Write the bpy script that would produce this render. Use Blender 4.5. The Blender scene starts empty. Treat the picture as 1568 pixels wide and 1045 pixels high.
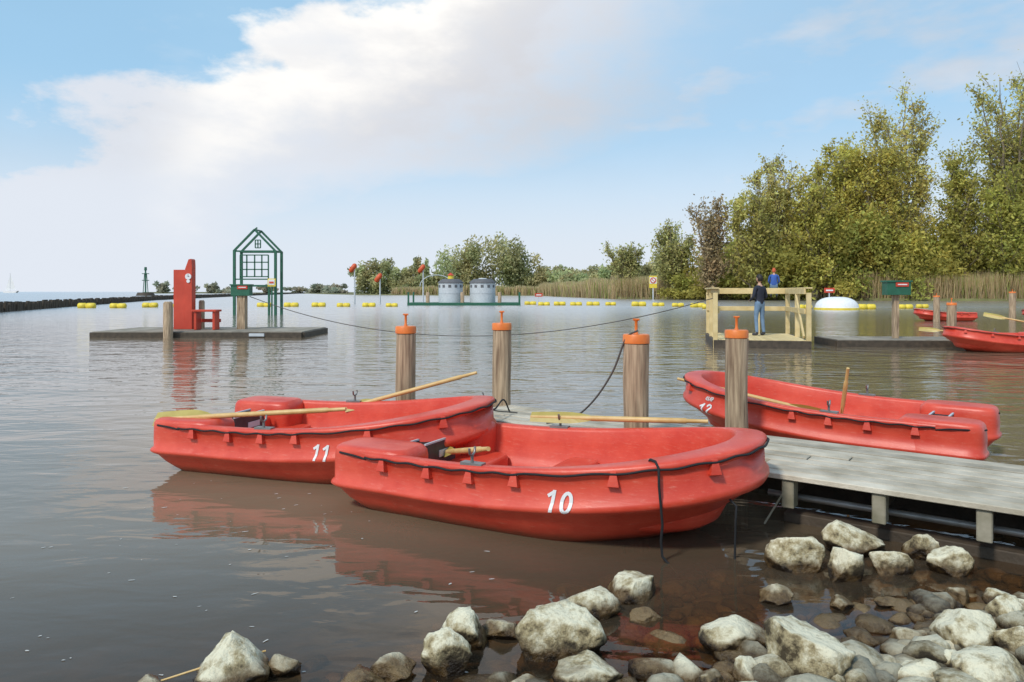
import bpy, math, random, bmesh
import numpy as np
from mathutils import Vector, Matrix, Quaternion, noise as mn
random.seed(7)
scene=bpy.context.scene
pi=math.pi
# ---------------------------------------------------------------- materials
def new_mat(name):
    m=bpy.data.materials.new(name); m.use_nodes=True
    nt=m.node_tree
    for n in list(nt.nodes): nt.nodes.remove(n)
    out=nt.nodes.new('ShaderNodeOutputMaterial')
    return m,nt,out
def N(nt,t,**k):
    n=nt.nodes.new(t)
    for a,b in k.items(): setattr(n,a,b)
    return n
def lk(nt,a,b): nt.links.new(a,b)
def c4(c): return (c[0],c[1],c[2],1)
def pmat(name,c1,c2=None,rough=.6,scale=6,stretch=(1,1,1),bump=.0,bscale=40,island=0,metal=0,spec=.5,detail=6):
    m,nt,out=new_mat(name)
    p=N(nt,'ShaderNodeBsdfPrincipled'); lk(nt,p.outputs[0],out.inputs[0])
    p.inputs['Roughness'].default_value=rough; p.inputs['Metallic'].default_value=metal
    p.inputs['Specular IOR Level'].default_value=spec
    if c2 is None: c2=[x*.75 for x in c1]
    tc=N(nt,'ShaderNodeTexCoord'); mp=N(nt,'ShaderNodeMapping'); mp.inputs['Scale'].default_value=stretch
    lk(nt,tc.outputs['Object'],mp.inputs[0])
    no=N(nt,'ShaderNodeTexNoise'); no.inputs['Scale'].default_value=scale; no.inputs['Detail'].default_value=detail
    lk(nt,mp.outputs[0],no.inputs['Vector'])
    rp=N(nt,'ShaderNodeValToRGB'); rp.color_ramp.elements[0].position=.32; rp.color_ramp.elements[1].position=.68
    rp.color_ramp.elements[0].color=c4(c2); rp.color_ramp.elements[1].color=c4(c1)
    lk(nt,no.outputs[0],rp.inputs[0]); col=rp.outputs[0]
    if island:
        g=N(nt,'ShaderNodeNewGeometry'); mr=N(nt,'ShaderNodeMapRange'); mr.inputs[3].default_value=1-island; mr.inputs[4].default_value=1+island*.6
        lk(nt,g.outputs['Random Per Island'],mr.inputs[0])
        vm=N(nt,'ShaderNodeVectorMath',operation='SCALE'); lk(nt,col,vm.inputs[0]); lk(nt,mr.outputs[0],vm.inputs[3]); col=vm.outputs[0]
    lk(nt,col,p.inputs['Base Color'])
    if bump:
        n2=N(nt,'ShaderNodeTexNoise'); n2.inputs['Scale'].default_value=bscale; n2.inputs['Detail'].default_value=5
        lk(nt,mp.outputs[0],n2.inputs['Vector'])
        bp=N(nt,'ShaderNodeBump'); bp.inputs['Strength'].default_value=bump; bp.inputs['Distance'].default_value=.01
        lk(nt,n2.outputs[0],bp.inputs['Height']); lk(nt,bp.outputs[0],p.inputs['Normal'])
    return m
def leafmat(name):
    m,nt,out=new_mat(name)
    a=N(nt,'ShaderNodeVertexColor'); a.layer_name='Col'
    d=N(nt,'ShaderNodeBsdfDiffuse'); t=N(nt,'ShaderNodeBsdfTranslucent'); mx=N(nt,'ShaderNodeMixShader'); mx.inputs[0].default_value=.5
    lk(nt,a.outputs[0],d.inputs[0]); lk(nt,a.outputs[0],t.inputs[0]); lk(nt,d.outputs[0],mx.inputs[1]); lk(nt,t.outputs[0],mx.inputs[2]); lk(nt,mx.outputs[0],out.inputs[0])
    return m
def hullmat():
    m,nt,out=new_mat('red_plastic')
    p=N(nt,'ShaderNodeBsdfPrincipled'); lk(nt,p.outputs[0],out.inputs[0]); p.inputs['Roughness'].default_value=.38; p.inputs['Specular IOR Level'].default_value=.5
    tc=N(nt,'ShaderNodeTexCoord')
    n1=N(nt,'ShaderNodeTexNoise'); n1.inputs['Scale'].default_value=3.5; n1.inputs['Detail'].default_value=9; n1.inputs['Roughness'].default_value=.65; lk(nt,tc.outputs['Object'],n1.inputs[0])
    r=N(nt,'ShaderNodeValToRGB'); e=r.color_ramp.elements; e[0].position=.3; e[0].color=(.56,.038,.018,1); e[1].position=.75; e[1].color=(.74,.100,.055,1)
    lk(nt,n1.outputs[0],r.inputs[0])
    mp=N(nt,'ShaderNodeMapping'); mp.inputs['Scale'].default_value=(1.5,1.5,9); lk(nt,tc.outputs['Object'],mp.inputs[0])
    n2=N(nt,'ShaderNodeTexNoise'); n2.inputs['Scale'].default_value=9; n2.inputs['Detail'].default_value=10; n2.inputs['Roughness'].default_value=.8; lk(nt,mp.outputs[0],n2.inputs[0])
    r2=N(nt,'ShaderNodeMapRange'); r2.inputs[1].default_value=.55; r2.inputs[2].default_value=.75; r2.inputs[4].default_value=.7; lk(nt,n2.outputs[0],r2.inputs[0])
    mx=N(nt,'ShaderNodeMixRGB'); mx.inputs[2].default_value=(.75,.32,.23,1); lk(nt,r2.outputs[0],mx.inputs[0]); lk(nt,r.outputs[0],mx.inputs[1])
    sp=N(nt,'ShaderNodeSeparateXYZ'); lk(nt,tc.outputs['Object'],sp.inputs[0])
    rb=N(nt,'ShaderNodeMapRange',interpolation_type='SMOOTHSTEP'); rb.inputs[1].default_value=.12; rb.inputs[2].default_value=.02; rb.inputs[4].default_value=.6; lk(nt,sp.outputs[2],rb.inputs[0])
    rbm=N(nt,'ShaderNodeMath',operation='MULTIPLY'); lk(nt,rb.outputs[0],rbm.inputs[0]); lk(nt,n2.outputs[0],rbm.inputs[1])
    mb_=N(nt,'ShaderNodeMixRGB'); mb_.inputs[2].default_value=(.26,.06,.03,1); lk(nt,rbm.outputs[0],mb_.inputs[0]); lk(nt,mx.outputs[0],mb_.inputs[1])
    ad=N(nt,'ShaderNodeMath',operation='MULTIPLY_ADD'); lk(nt,n1.outputs[0],ad.inputs[0]); ad.inputs[1].default_value=-.12; lk(nt,sp.outputs[2],ad.inputs[2])
    r3=N(nt,'ShaderNodeMapRange'); r3.inputs[1].default_value=-.045; r3.inputs[2].default_value=.0; r3.inputs[3].default_value=.75; r3.inputs[4].default_value=0; lk(nt,ad.outputs[0],r3.inputs[0])
    m2=N(nt,'ShaderNodeMixRGB'); m2.inputs[2].default_value=(.14,.04,.02,1); lk(nt,r3.outputs[0],m2.inputs[0]); lk(nt,mb_.outputs[0],m2.inputs[1])
    lk(nt,m2.outputs[0],p.inputs['Base Color'])
    bp=N(nt,'ShaderNodeBump'); bp.inputs['Strength'].default_value=.15; bp.inputs['Distance'].default_value=.01; lk(nt,n2.outputs[0],bp.inputs['Height']); lk(nt,bp.outputs[0],p.inputs['Normal'])
    return m
def rockmat():
    m,nt,out=new_mat('chalky_stone')
    p=N(nt,'ShaderNodeBsdfPrincipled'); lk(nt,p.outputs[0],out.inputs[0])
    g=N(nt,'ShaderNodeNewGeometry')
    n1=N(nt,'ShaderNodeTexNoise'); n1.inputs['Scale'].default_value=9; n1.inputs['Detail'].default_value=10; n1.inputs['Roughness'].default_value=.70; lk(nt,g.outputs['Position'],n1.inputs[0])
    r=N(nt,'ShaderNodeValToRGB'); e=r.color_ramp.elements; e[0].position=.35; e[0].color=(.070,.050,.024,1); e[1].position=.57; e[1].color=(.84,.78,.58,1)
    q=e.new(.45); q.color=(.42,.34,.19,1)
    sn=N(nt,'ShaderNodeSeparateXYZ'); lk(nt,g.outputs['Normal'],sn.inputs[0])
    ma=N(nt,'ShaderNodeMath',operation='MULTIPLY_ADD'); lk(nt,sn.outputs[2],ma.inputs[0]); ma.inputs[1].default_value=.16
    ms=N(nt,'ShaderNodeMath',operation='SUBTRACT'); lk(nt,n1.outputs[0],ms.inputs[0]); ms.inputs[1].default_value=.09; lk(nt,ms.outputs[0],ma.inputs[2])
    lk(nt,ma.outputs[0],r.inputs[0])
    pw=N(nt,'ShaderNodeMath',operation='POWER'); pw.inputs[1].default_value=1.3; lk(nt,g.outputs['Random Per Island'],pw.inputs[0])
    mr0=N(nt,'ShaderNodeMapRange'); mr0.inputs[3].default_value=.34; mr0.inputs[4].default_value=1.12; lk(nt,pw.outputs[0],mr0.inputs[0])
    sc=N(nt,'ShaderNodeVectorMath',operation='SCALE'); lk(nt,r.outputs[0],sc.inputs[0]); lk(nt,mr0.outputs[0],sc.inputs[3])
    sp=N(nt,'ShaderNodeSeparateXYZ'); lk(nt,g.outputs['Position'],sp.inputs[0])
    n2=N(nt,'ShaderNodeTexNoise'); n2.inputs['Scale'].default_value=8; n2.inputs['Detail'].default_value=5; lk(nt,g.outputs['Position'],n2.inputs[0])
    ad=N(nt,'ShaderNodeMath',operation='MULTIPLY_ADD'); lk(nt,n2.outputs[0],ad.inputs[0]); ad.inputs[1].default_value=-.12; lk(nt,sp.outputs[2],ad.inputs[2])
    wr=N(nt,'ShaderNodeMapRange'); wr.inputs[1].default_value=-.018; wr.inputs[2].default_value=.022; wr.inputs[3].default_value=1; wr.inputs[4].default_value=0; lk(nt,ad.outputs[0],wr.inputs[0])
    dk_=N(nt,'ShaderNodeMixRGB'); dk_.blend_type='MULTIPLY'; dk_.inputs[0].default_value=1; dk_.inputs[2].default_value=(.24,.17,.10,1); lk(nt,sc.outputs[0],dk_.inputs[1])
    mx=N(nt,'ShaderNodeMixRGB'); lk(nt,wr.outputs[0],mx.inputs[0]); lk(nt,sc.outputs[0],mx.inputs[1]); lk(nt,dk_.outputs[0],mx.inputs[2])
    lk(nt,mx.outputs[0],p.inputs['Base Color'])
    rr=N(nt,'ShaderNodeMapRange'); rr.inputs[3].default_value=.92; rr.inputs[4].default_value=.32; lk(nt,wr.outputs[0],rr.inputs[0]); lk(nt,rr.outputs[0],p.inputs['Roughness'])
    n3=N(nt,'ShaderNodeTexNoise'); n3.inputs['Scale'].default_value=34; n3.inputs['Detail'].default_value=8; n3.inputs['Roughness'].default_value=.65; lk(nt,g.outputs['Position'],n3.inputs[0])
    bp=N(nt,'ShaderNodeBump'); bp.inputs['Strength'].default_value=1; bp.inputs['Distance'].default_value=.02; lk(nt,n3.outputs[0],bp.inputs['Height']); lk(nt,bp.outputs[0],p.inputs['Normal'])
    return m
def watermat():
    m,nt,out=new_mat('lake_water')
    g=N(nt,'ShaderNodeNewGeometry')
    sp=N(nt,'ShaderNodeSeparateXYZ'); lk(nt,g.outputs['Position'],sp.inputs[0])
    far=N(nt,'ShaderNodeMapRange'); far.inputs[1].default_value=4; far.inputs[2].default_value=14; far.inputs[3].default_value=.30; far.inputs[4].default_value=1.0; lk(nt,sp.outputs[1],far.inputs[0])
    def bumpn(scale,st,dist,prev=None,det=2):
        mp=N(nt,'ShaderNodeMapping'); mp.inputs['Scale'].default_value=st; lk(nt,g.outputs['Position'],mp.inputs[0])
        n=N(nt,'ShaderNodeTexNoise'); n.inputs['Scale'].default_value=scale; n.inputs['Detail'].default_value=det; n.inputs['Distortion'].default_value=.5; lk(nt,mp.outputs[0],n.inputs[0])
        b=N(nt,'ShaderNodeBump'); b.inputs['Distance'].default_value=dist; lk(nt,far.outputs[0],b.inputs['Strength']); lk(nt,n.outputs[0],b.inputs['Height'])
        if prev: lk(nt,prev.outputs[0],b.inputs['Normal'])
        return b
    b1=bumpn(.9,(.6,1,1),.050); b2=bumpn(3.4,(.55,1.2,1),.022,b1); b3=bumpn(12,(.6,1.2,1),.003,b2)
    fr=N(nt,'ShaderNodeFresnel'); fr.inputs[0].default_value=1.36; lk(nt,b3.outputs[0],fr.inputs[1])
    rg_=N(nt,'ShaderNodeMapRange'); rg_.inputs[1].default_value=12; rg_.inputs[2].default_value=70; rg_.inputs[3].default_value=.02; rg_.inputs[4].default_value=.28; lk(nt,sp.outputs[1],rg_.inputs[0])
    gl=N(nt,'ShaderNodeBsdfGlossy'); gl.inputs['Color'].default_value=(1,.98,.97,1); lk(nt,rg_.outputs[0],gl.inputs['Roughness']); lk(nt,b3.outputs[0],gl.inputs['Normal'])
    df=N(nt,'ShaderNodeBsdfDiffuse'); df.inputs['Color'].default_value=(.200,.152,.100,1)
    tr=N(nt,'ShaderNodeBsdfTransparent'); tr.inputs['Color'].default_value=(.80,.62,.42,1)
    dt=N(nt,'ShaderNodeVectorMath',operation='DOT_PRODUCT'); dt.inputs[1].default_value=(-.298,.954,0); lk(nt,g.outputs['Position'],dt.inputs[0])
    mr=N(nt,'ShaderNodeMapRange'); mr.inputs[1].default_value=2.5; mr.inputs[2].default_value=5.2; mr.inputs[3].default_value=.0; mr.inputs[4].default_value=1; lk(nt,dt.outputs['Value'],mr.inputs[0])
    mm=N(nt,'ShaderNodeMixShader'); lk(nt,mr.outputs[0],mm.inputs[0]); lk(nt,tr.outputs[0],mm.inputs[1]); lk(nt,df.outputs[0],mm.inputs[2])
    ms=N(nt,'ShaderNodeMixShader'); lk(nt,fr.outputs[0],ms.inputs[0]); lk(nt,mm.outputs[0],ms.inputs[1]); lk(nt,gl.outputs[0],ms.inputs[2])
    lk(nt,ms.outputs[0],out.inputs[0])
    return m
M={}
M['red']=hullmat(); M['rock']=rockmat(); M['water']=watermat(); M['leaf']=leafmat('foliage')
M['black']=pmat('black_rope',(.014,.014,.016),rough=.8)
M['blackplate']=pmat('black_plate',(.02,.022,.026),(.05,.05,.055),rough=.5,scale=9)
M['white']=pmat('white_paint',(.82,.82,.82),(.72,.72,.72),rough=.5)
M['foam']=pmat('foam',(.62,.60,.56),rough=.8)
M['metal']=pmat('galvanised_metal',(.34,.33,.32),(.2,.19,.18),rough=.45,metal=.6)
M['oar']=pmat('oar_wood',(.68,.47,.20),(.54,.33,.11),rough=.45,scale=5,stretch=(2,2,2))
M['oarblade']=pmat('oar_varnish',(.46,.37,.10),(.36,.27,.06),rough=.4)
M['post']=pmat('post_wood',(.54,.40,.26),(.20,.13,.08),rough=.85,scale=9,stretch=(4,4,.30),bump=.8,bscale=14)
M['plank']=pmat('weathered_plank',(.58,.52,.42),(.34,.295,.22),rough=.85,scale=3.2,stretch=(1.5,1.5,1.5),bump=.5,bscale=30,island=.26,detail=9)
M['plank2']=pmat('dull_plank',(.34,.30,.24),(.20,.17,.13),rough=.85,scale=3,island=.2)
M['concrete']=pmat('weathered_grey_timber',(.38,.34,.26),(.20,.18,.12),rough=.9,bump=.3)
M['darkwood']=pmat('wet_timber',(.085,.062,.042),(.04,.03,.02),rough=.7,scale=8,bump=.5)
M['pine']=pmat('pine_timber',(.72,.57,.30),(.56,.42,.19),rough=.7,scale=4,island=.15)
M['orange']=pmat('orange_plastic',(.80,.22,.04),(.66,.15,.02),rough=.45,scale=12)
M['orange2']=pmat('orange_red_paint',(.66,.10,.02),(.5,.07,.02),rough=.5)
M['yellow']=pmat('yellow_float',(.82,.64,.05),(.66,.50,.05),rough=.5,scale=3)
M['green']=pmat('green_paint',(.022,.13,.075),(.015,.09,.05),rough=.5)
M['redpaint']=pmat('red_paint',(.60,.065,.03),(.48,.045,.02),rough=.5,scale=2)
M['greypaint']=pmat('light_grey_paint',(.55,.58,.61),(.47,.50,.53),rough=.6)
M['roof']=pmat('dark_grey_roof',(.13,.13,.14),rough=.7)
M['bark']=pmat('bark',(.27,.22,.15),(.15,.12,.08),rough=.9)
M['grass']=pmat('grass_soil',(.18,.18,.07),(.11,.10,.04),rough=.95,scale=.3)
M['bed']=pmat('silty_bed',(.15,.105,.06),(.06,.044,.024),rough=.8,scale=6,bump=.6,bscale=18)
M['skin']=pmat('skin',(.55,.33,.23),(.5,.29,.2),rough=.55)
M['hair']=pmat('dark_hair',(.02,.014,.01),rough=.6)
M['navy']=pmat('navy_jacket',(.022,.026,.045),rough=.85)
M['jeans']=pmat('blue_jeans',(.18,.28,.42),(.12,.19,.30),rough=.9)
M['bluej']=pmat('blue_jacket',(.04,.11,.40),rough=.8)
M['shoe']=pmat('shoe',(.05,.05,.06),rough=.7)
M['cap']=pmat('orange_cap',(.66,.13,.05),rough=.8)
M['greyrope']=pmat('grey_rope',(.11,.10,.09),rough=.9)
# ---------------------------------------------------------------- mesh helper
class MB:
    def __init__(s): s.v=[];s.f=[];s.m=[];s.s=[]
    def add(s,vs,fs,mat=0,smooth=False):
        o=len(s.v); s.v+= [tuple(v) for v in vs]
        for f in fs: s.f.append([i+o for i in f]); s.m.append(mat); s.s.append(smooth)
    def box(s,c,sz,mat=0,rz=0,R=None):
        if R is None: R=Matrix.Rotation(rz,3,'Z')
        c=Vector(c); vs=[]
        for dx in(-.5,.5):
            for dy in(-.5,.5):
                for dz in(-.5,.5): vs.append(c+R@Vector((dx*sz[0],dy*sz[1],dz*sz[2])))
        s.add(vs,[(0,1,3,2),(4,6,7,5),(0,4,5,1),(2,3,7,6),(0,2,6,4),(1,5,7,3)],mat)
    def beam(s,a,b,w,h,mat=0):
        a=Vector(a);b=Vector(b);d=(b-a);l=d.length;d.normalize()
        up=Vector((0,0,1)) if abs(d.z)<.95 else Vector((0,1,0))
        y=up.cross(d).normalized(); z=d.cross(y)
        R=Matrix((d,y,z)).transposed()
        s.box((a+b)/2,(l,w,h),mat,R=R)
    def tube(s,pts,r,n=8,mat=0,caps=True):
        pts=[Vector(p) for p in pts]
        if not hasattr(r,'__len__'): r=[r]*len(pts)
        vs=[];fs=[]
        t0=(pts[1]-pts[0]).normalized()
        ref=Vector((0,0,1)) if abs(t0.z)<.9 else Vector((1,0,0))
        x=t0.cross(ref).normalized()
        for i,p in enumerate(pts):
            a=pts[max(i-1,0)];b=pts[min(i+1,len(pts)-1)]
            t=(b-a).normalized()
            x=(x-t*x.dot(t)).normalized(); y=t.cross(x)
            for k in range(n):
                an=2*pi*k/n; vs.append(p+(x*math.cos(an)+y*math.sin(an))*r[i])
        for i in range(len(pts)-1):
            for k in range(n):
                k2=(k+1)%n; fs.append((i*n+k,i*n+k2,(i+1)*n+k2,(i+1)*n+k))
        s.add(vs,fs,mat,True)
        if caps:
            o=len(pts)-1
            s.add([vs[k] for k in range(n)],[tuple(range(n-1,-1,-1))],mat)
            s.add([vs[o*n+k] for k in range(n)],[tuple(range(n))],mat)
    def obj(s,name,mats,bevel=0,parent=None,loc=None,rot=None,seg=1):
        me=bpy.data.meshes.new(name); me.from_pydata(s.v,[],s.f)
        for m in mats: me.materials.append(M[m] if isinstance(m,str) else m)
        me.polygons.foreach_set('material_index',s.m); me.polygons.foreach_set('use_smooth',s.s); me.update()
        o=bpy.data.objects.new(name,me); scene.collection.objects.link(o)
        if bevel:
            b=o.modifiers.new('b','BEVEL'); b.width=bevel; b.segments=seg; b.limit_method='ANGLE'; b.angle_limit=.7
        if parent: o.parent=parent
        if loc: o.location=loc
        if rot: o.rotation_euler=rot
        return o
def npmesh(name,V,F,mat,cols=None):
    V=np.asarray(V,dtype=np.float32); F=np.asarray(F,dtype=np.int32)
    me=bpy.data.meshes.new(name); me.vertices.add(len(V)); me.vertices.foreach_set('co',V.ravel())
    k=F.shape[1]; me.loops.add(F.size); me.loops.foreach_set('vertex_index',F.ravel())
    me.polygons.add(len(F)); me.polygons.foreach_set('loop_start',np.arange(0,F.size,k,dtype=np.int32)); me.polygons.foreach_set('loop_total',np.full(len(F),k,dtype=np.int32))
    if cols is not None:
        a=me.color_attributes.new('Col','FLOAT_COLOR','POINT'); c=np.ones((len(V),4),dtype=np.float32); c[:,:3]=cols; a.data.foreach_set('color',c.ravel())
    me.update(calc_edges=True); me.validate()
    me.materials.append(mat)
    o=bpy.data.objects.new(name,me); scene.collection.objects.link(o); return o
def empty(name,loc=(0,0,0),rz=0):
    e=bpy.data.objects.new(name,None); e.location=loc; e.rotation_euler=(0,0,rz); scene.collection.objects.link(e); e.empty_display_size=.2; return e
# ---------------------------------------------------------------- world
SUN_AZ=math.radians(-142); SUN_EL=math.radians(46)
w=bpy.data.worlds.new('World'); scene.world=w; w.use_nodes=True
nt=w.node_tree
for n in list(nt.nodes): nt.nodes.remove(n)
out=N(nt,'ShaderNodeOutputWorld')
sky=N(nt,'ShaderNodeTexSky'); sky.sky_type='NISHITA'; sky.sun_disc=False; sky.sun_elevation=SUN_EL; sky.sun_rotation=SUN_AZ; sky.air_density=1.0; sky.dust_density=1.0; sky.ozone_density=1.5
bgs=N(nt,'ShaderNodeBackground'); bgs.inputs[1].default_value=.15; lk(nt,sky.outputs[0],bgs.inputs[0])
bgh=N(nt,'ShaderNodeBackground'); bgh.inputs[0].default_value=(.36,.69,.96,1); bgh.inputs[1].default_value=1.0
bgm=N(nt,'ShaderNodeMixShader'); bgm.inputs[0].default_value=.65; lk(nt,bgs.outputs[0],bgm.inputs[1]); lk(nt,bgh.outputs[0],bgm.inputs[2])
tc=N(nt,'ShaderNodeTexCoord'); sp=N(nt,'ShaderNodeSeparateXYZ'); lk(nt,tc.outputs['Generated'],sp.inputs[0])
def mth(op,a,b=None,c=None,clamp=False):
    n=N(nt,'ShaderNodeMath',operation=op); n.use_clamp=clamp
    for i,x in enumerate((a,b,c)):
        if x is None: continue
        if isinstance(x,(int,float)): n.inputs[i].default_value=x
        else: lk(nt,x,n.inputs[i])
    return n.outputs[0]
def sstep(x,a,b,lo=0,hi=1):
    n=N(nt,'ShaderNodeMapRange',interpolation_type='SMOOTHSTEP'); lk(nt,x,n.inputs[0])
    n.inputs[1].default_value=a;n.inputs[2].default_value=b;n.inputs[3].default_value=lo;n.inputs[4].default_value=hi; return n.outputs[0]
def wn(scale,det,st,off=(0,0,0),rg=.55):
    mp=N(nt,'ShaderNodeMapping'); mp.inputs['Scale'].default_value=st; mp.inputs['Location'].default_value=off; lk(nt,tc.outputs['Generated'],mp.inputs[0])
    n=N(nt,'ShaderNodeTexNoise'); n.inputs['Scale'].default_value=scale; n.inputs['Detail'].default_value=det; n.inputs['Roughness'].default_value=rg; lk(nt,mp.outputs[0],n.inputs[0]); return n.outputs[0]
az=mth('ARCTAN2',sp.outputs[0],sp.outputs[1]); el=sp.outputs[2]
n1=wn(3.6,7,(1,1,2.0),(.3,.1,.7),.58); n2=wn(4.6,5,(1,1,2.6),(2,5,1))
nn=mth('SUBTRACT',n1,.5)
line=mth('MULTIPLY_ADD',az,.62,.485)
dd=mth('SUBTRACT',el,line)
dd=mth('MULTIPLY_ADD',nn,.44,dd)
above=sstep(dd,.0,.055,1,0)
below=sstep(dd,-.40,-.16,.25,1)
rightfade=sstep(az,.10,.50,1,.62)
band=mth('MULTIPLY',mth('MULTIPLY',above,below),rightfade)
low=sstep(el,.03,.27,.92,.08)
wisps=mth('MULTIPLY',sstep(n2,.42,.70,0,.75),sstep(az,-.45,.05,.35,1))
dens=mth('MAXIMUM',mth('MAXIMUM',band,low),wisps,clamp=True)
crown=sstep(dd,-.17,-.01,0,1)
lump=sstep(n2,.38,.56,.0,1)
azm=mth('MULTIPLY',sstep(az,-.50,-.36,0,1),sstep(az,-.08,.15,1,.2))
br=mth('MULTIPLY',mth('MULTIPLY_ADD',lump,.45,.55),mth('MULTIPLY',crown,azm))
bel=mth('MULTIPLY',sstep(el,.10,.24,0,1),sstep(n1,.35,.65,.2,1))
cb=N(nt,'ShaderNodeMixRGB'); lk(nt,bel,cb.inputs[0]); cb.inputs[1].default_value=(.73,.78,.86,1); cb.inputs[2].default_value=(.64,.645,.68,1)
cm=N(nt,'ShaderNodeMixRGB'); lk(nt,br,cm.inputs[0]); lk(nt,cb.outputs[0],cm.inputs[1]); cm.inputs[2].default_value=(1.0,.98,.95,1)
bg2=N(nt,'ShaderNodeBackground'); bg2.inputs[1].default_value=1.05; lk(nt,cm.outputs[0],bg2.inputs[0])
ms=N(nt,'ShaderNodeMixShader'); lk(nt,dens,ms.inputs[0]); lk(nt,bgm.outputs[0],ms.inputs[1]); lk(nt,bg2.outputs[0],ms.inputs[2]); lk(nt,ms.outputs[0],out.inputs[0])
try: w.cycles.sampling_method='MANUAL'; w.cycles.sample_map_resolution=256
except Exception: pass
sd=Vector((math.sin(SUN_AZ)*math.cos(SUN_EL),math.cos(SUN_AZ)*math.cos(SUN_EL),math.sin(SUN_EL)))
sl=bpy.data.lights.new('sun','SUN'); sl.energy=2.6; sl.angle=math.radians(7); sl.color=(1,.95,.86)
so=bpy.data.objects.new('sun',sl); so.rotation_euler=sd.to_track_quat('Z','Y').to_euler(); so.location=sd*50; scene.collection.objects.link(so)
# ---------------------------------------------------------------- camera
cam=bpy.data.cameras.new('camera'); co=bpy.data.objects.new('camera',cam); scene.collection.objects.link(co); scene.camera=co
co.location=(0,0,1.5); co.rotation_euler=(pi/2,0,0); cam.lens=25.26; cam.sensor_width=36; cam.shift_y=-.0482; cam.clip_start=.05; cam.clip_end=12000
scene.view_settings.view_transform='Standard'; scene.view_settings.look='None'; scene.view_settings.exposure=0
# ---------------------------------------------------------------- water + ground
mb=MB(); mb.add([(-5000,-60,0),(5000,-60,0),(5000,8000,0),(-5000,8000,0)],[(0,1,2,3)]); mb.obj('water',['water'])
def shore(x,y): return (x+2)*-.298+(y-1.95)*.954
def bedz(x,y):
    d=shore(x,y); z=-.20*d if d>0 else -.13*d
    z=max(z,-1.6); z=min(z,1.2)
    return z+ .035*mn.noise(Vector((x*2.2,y*2.2,0)))+.02*mn.noise(Vector((x*6,y*6,3)))
mb=MB(); nx,ny=130,120; vs=[];fs=[]
for j in range(ny):
    for i in range(nx):
        x=-9+20*i/(nx-1); y=-8+20*j/(ny-1); vs.append((x,y,bedz(x,y)))
for j in range(ny-1):
    for i in range(nx-1):
        a=j*nx+i; fs.append((a,a+1,a+nx+1,a+nx))
mb.add(vs,fs,0,True)
mb.add([(-5000,-60,-1.65),(5000,-60,-1.65),(5000,8000,-1.65),(-5000,8000,-1.65)],[(0,1,2,3)])
mb.obj('ground',['bed'])
edge=[(400,70),(150,100),(100,106),(60,118),(40,130),(22,150),(16,200),(11,262),(-20,285),(-50,300),(-75,340),(-110,420),(-160,560),(-330,800)]
n=len(edge); mb=MB()
top=[(x,y,.35+.3*(i%2)*.3) for i,(x,y) in enumerate(edge)]; bot=[(x,y-.8,-.3) for x,y in edge]
back=[(900,3000,.6),(-300,3000,.6)]
mb.add(top+back,[list(range(n))+[n+1,n]]); mb.add(top+bot,[(i,i+1,n+i+1,n+i) for i in range(n-1)])
mb.obj('riverbank',['grass'])
# ---------------------------------------------------------------- rowing boats
L,W,X0=2.75,1.46,1.50
def Rr(x): return .425+.20*max(0,(x-.8)/(L-.8))**1.8
def plan(u):
    a=abs(u); s=1 if u>=0 else -1
    if a<.5:
        th=a/.5*pi/2; x=X0+(L-X0)*max(math.cos(th),0)**.86; y=W/2*math.sin(th)**.86
    else:
        x=X0-(a-.5)/.5*(X0-.30); y=W/2-.05*((X0-x)/X0)**2
    return x,s*y
def hp(u,off,z,frac=None):
    x,y=plan(u); cx=min(x,X0+.05)
    d=Vector((x-cx,y)); l=d.length
    k=frac if frac is not None else 1-off/max(l,.05)
    return Vector((cx+d.x*k,d.y*k,z))
def bow(u):
    x,y=plan(u); t=max(0,(x-X0)/(L-X0)); return t*t*(3-2*t)
OUT=[(-.12,.36),(-.04,.20),(.03,.125),(.09,.075),(.150,.035),(.170,.0),(.186,-.014),(.204,-.010),(.22,.012),(.29,.018)]
def profile(u):
    x,y=plan(u); R=Rr(x); b=bow(u); lift=(R-.425)*1.25
    pr=[]
    for z,o in OUT:
        zz=z+lift*(z+.12)/.36; oo=o+ (b*.44*max(0,(.17-z)/.29) if z<.17 else 0)
        pr.append((oo,zz))
    pr+= [(.020,R-.055),(.010,R-.047),(.0,R-.028),(.004,R-.008),(.016,R),(.035,R+.002)]
    w=.070+.10*b
    pr+=[(w,R+.001),(w+.014,R-.006),(w+.022,R-.025),(w+.035,R-.12),(w+.06,.20),(w+.10,.12),(w+.16,.08)]
    return pr
def outoff(u,z):
    pr=profile(u)[:15]; zs=[p[1] for p in pr]; os=[p[0] for p in pr]; return float(np.interp(z,zs,os))
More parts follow.
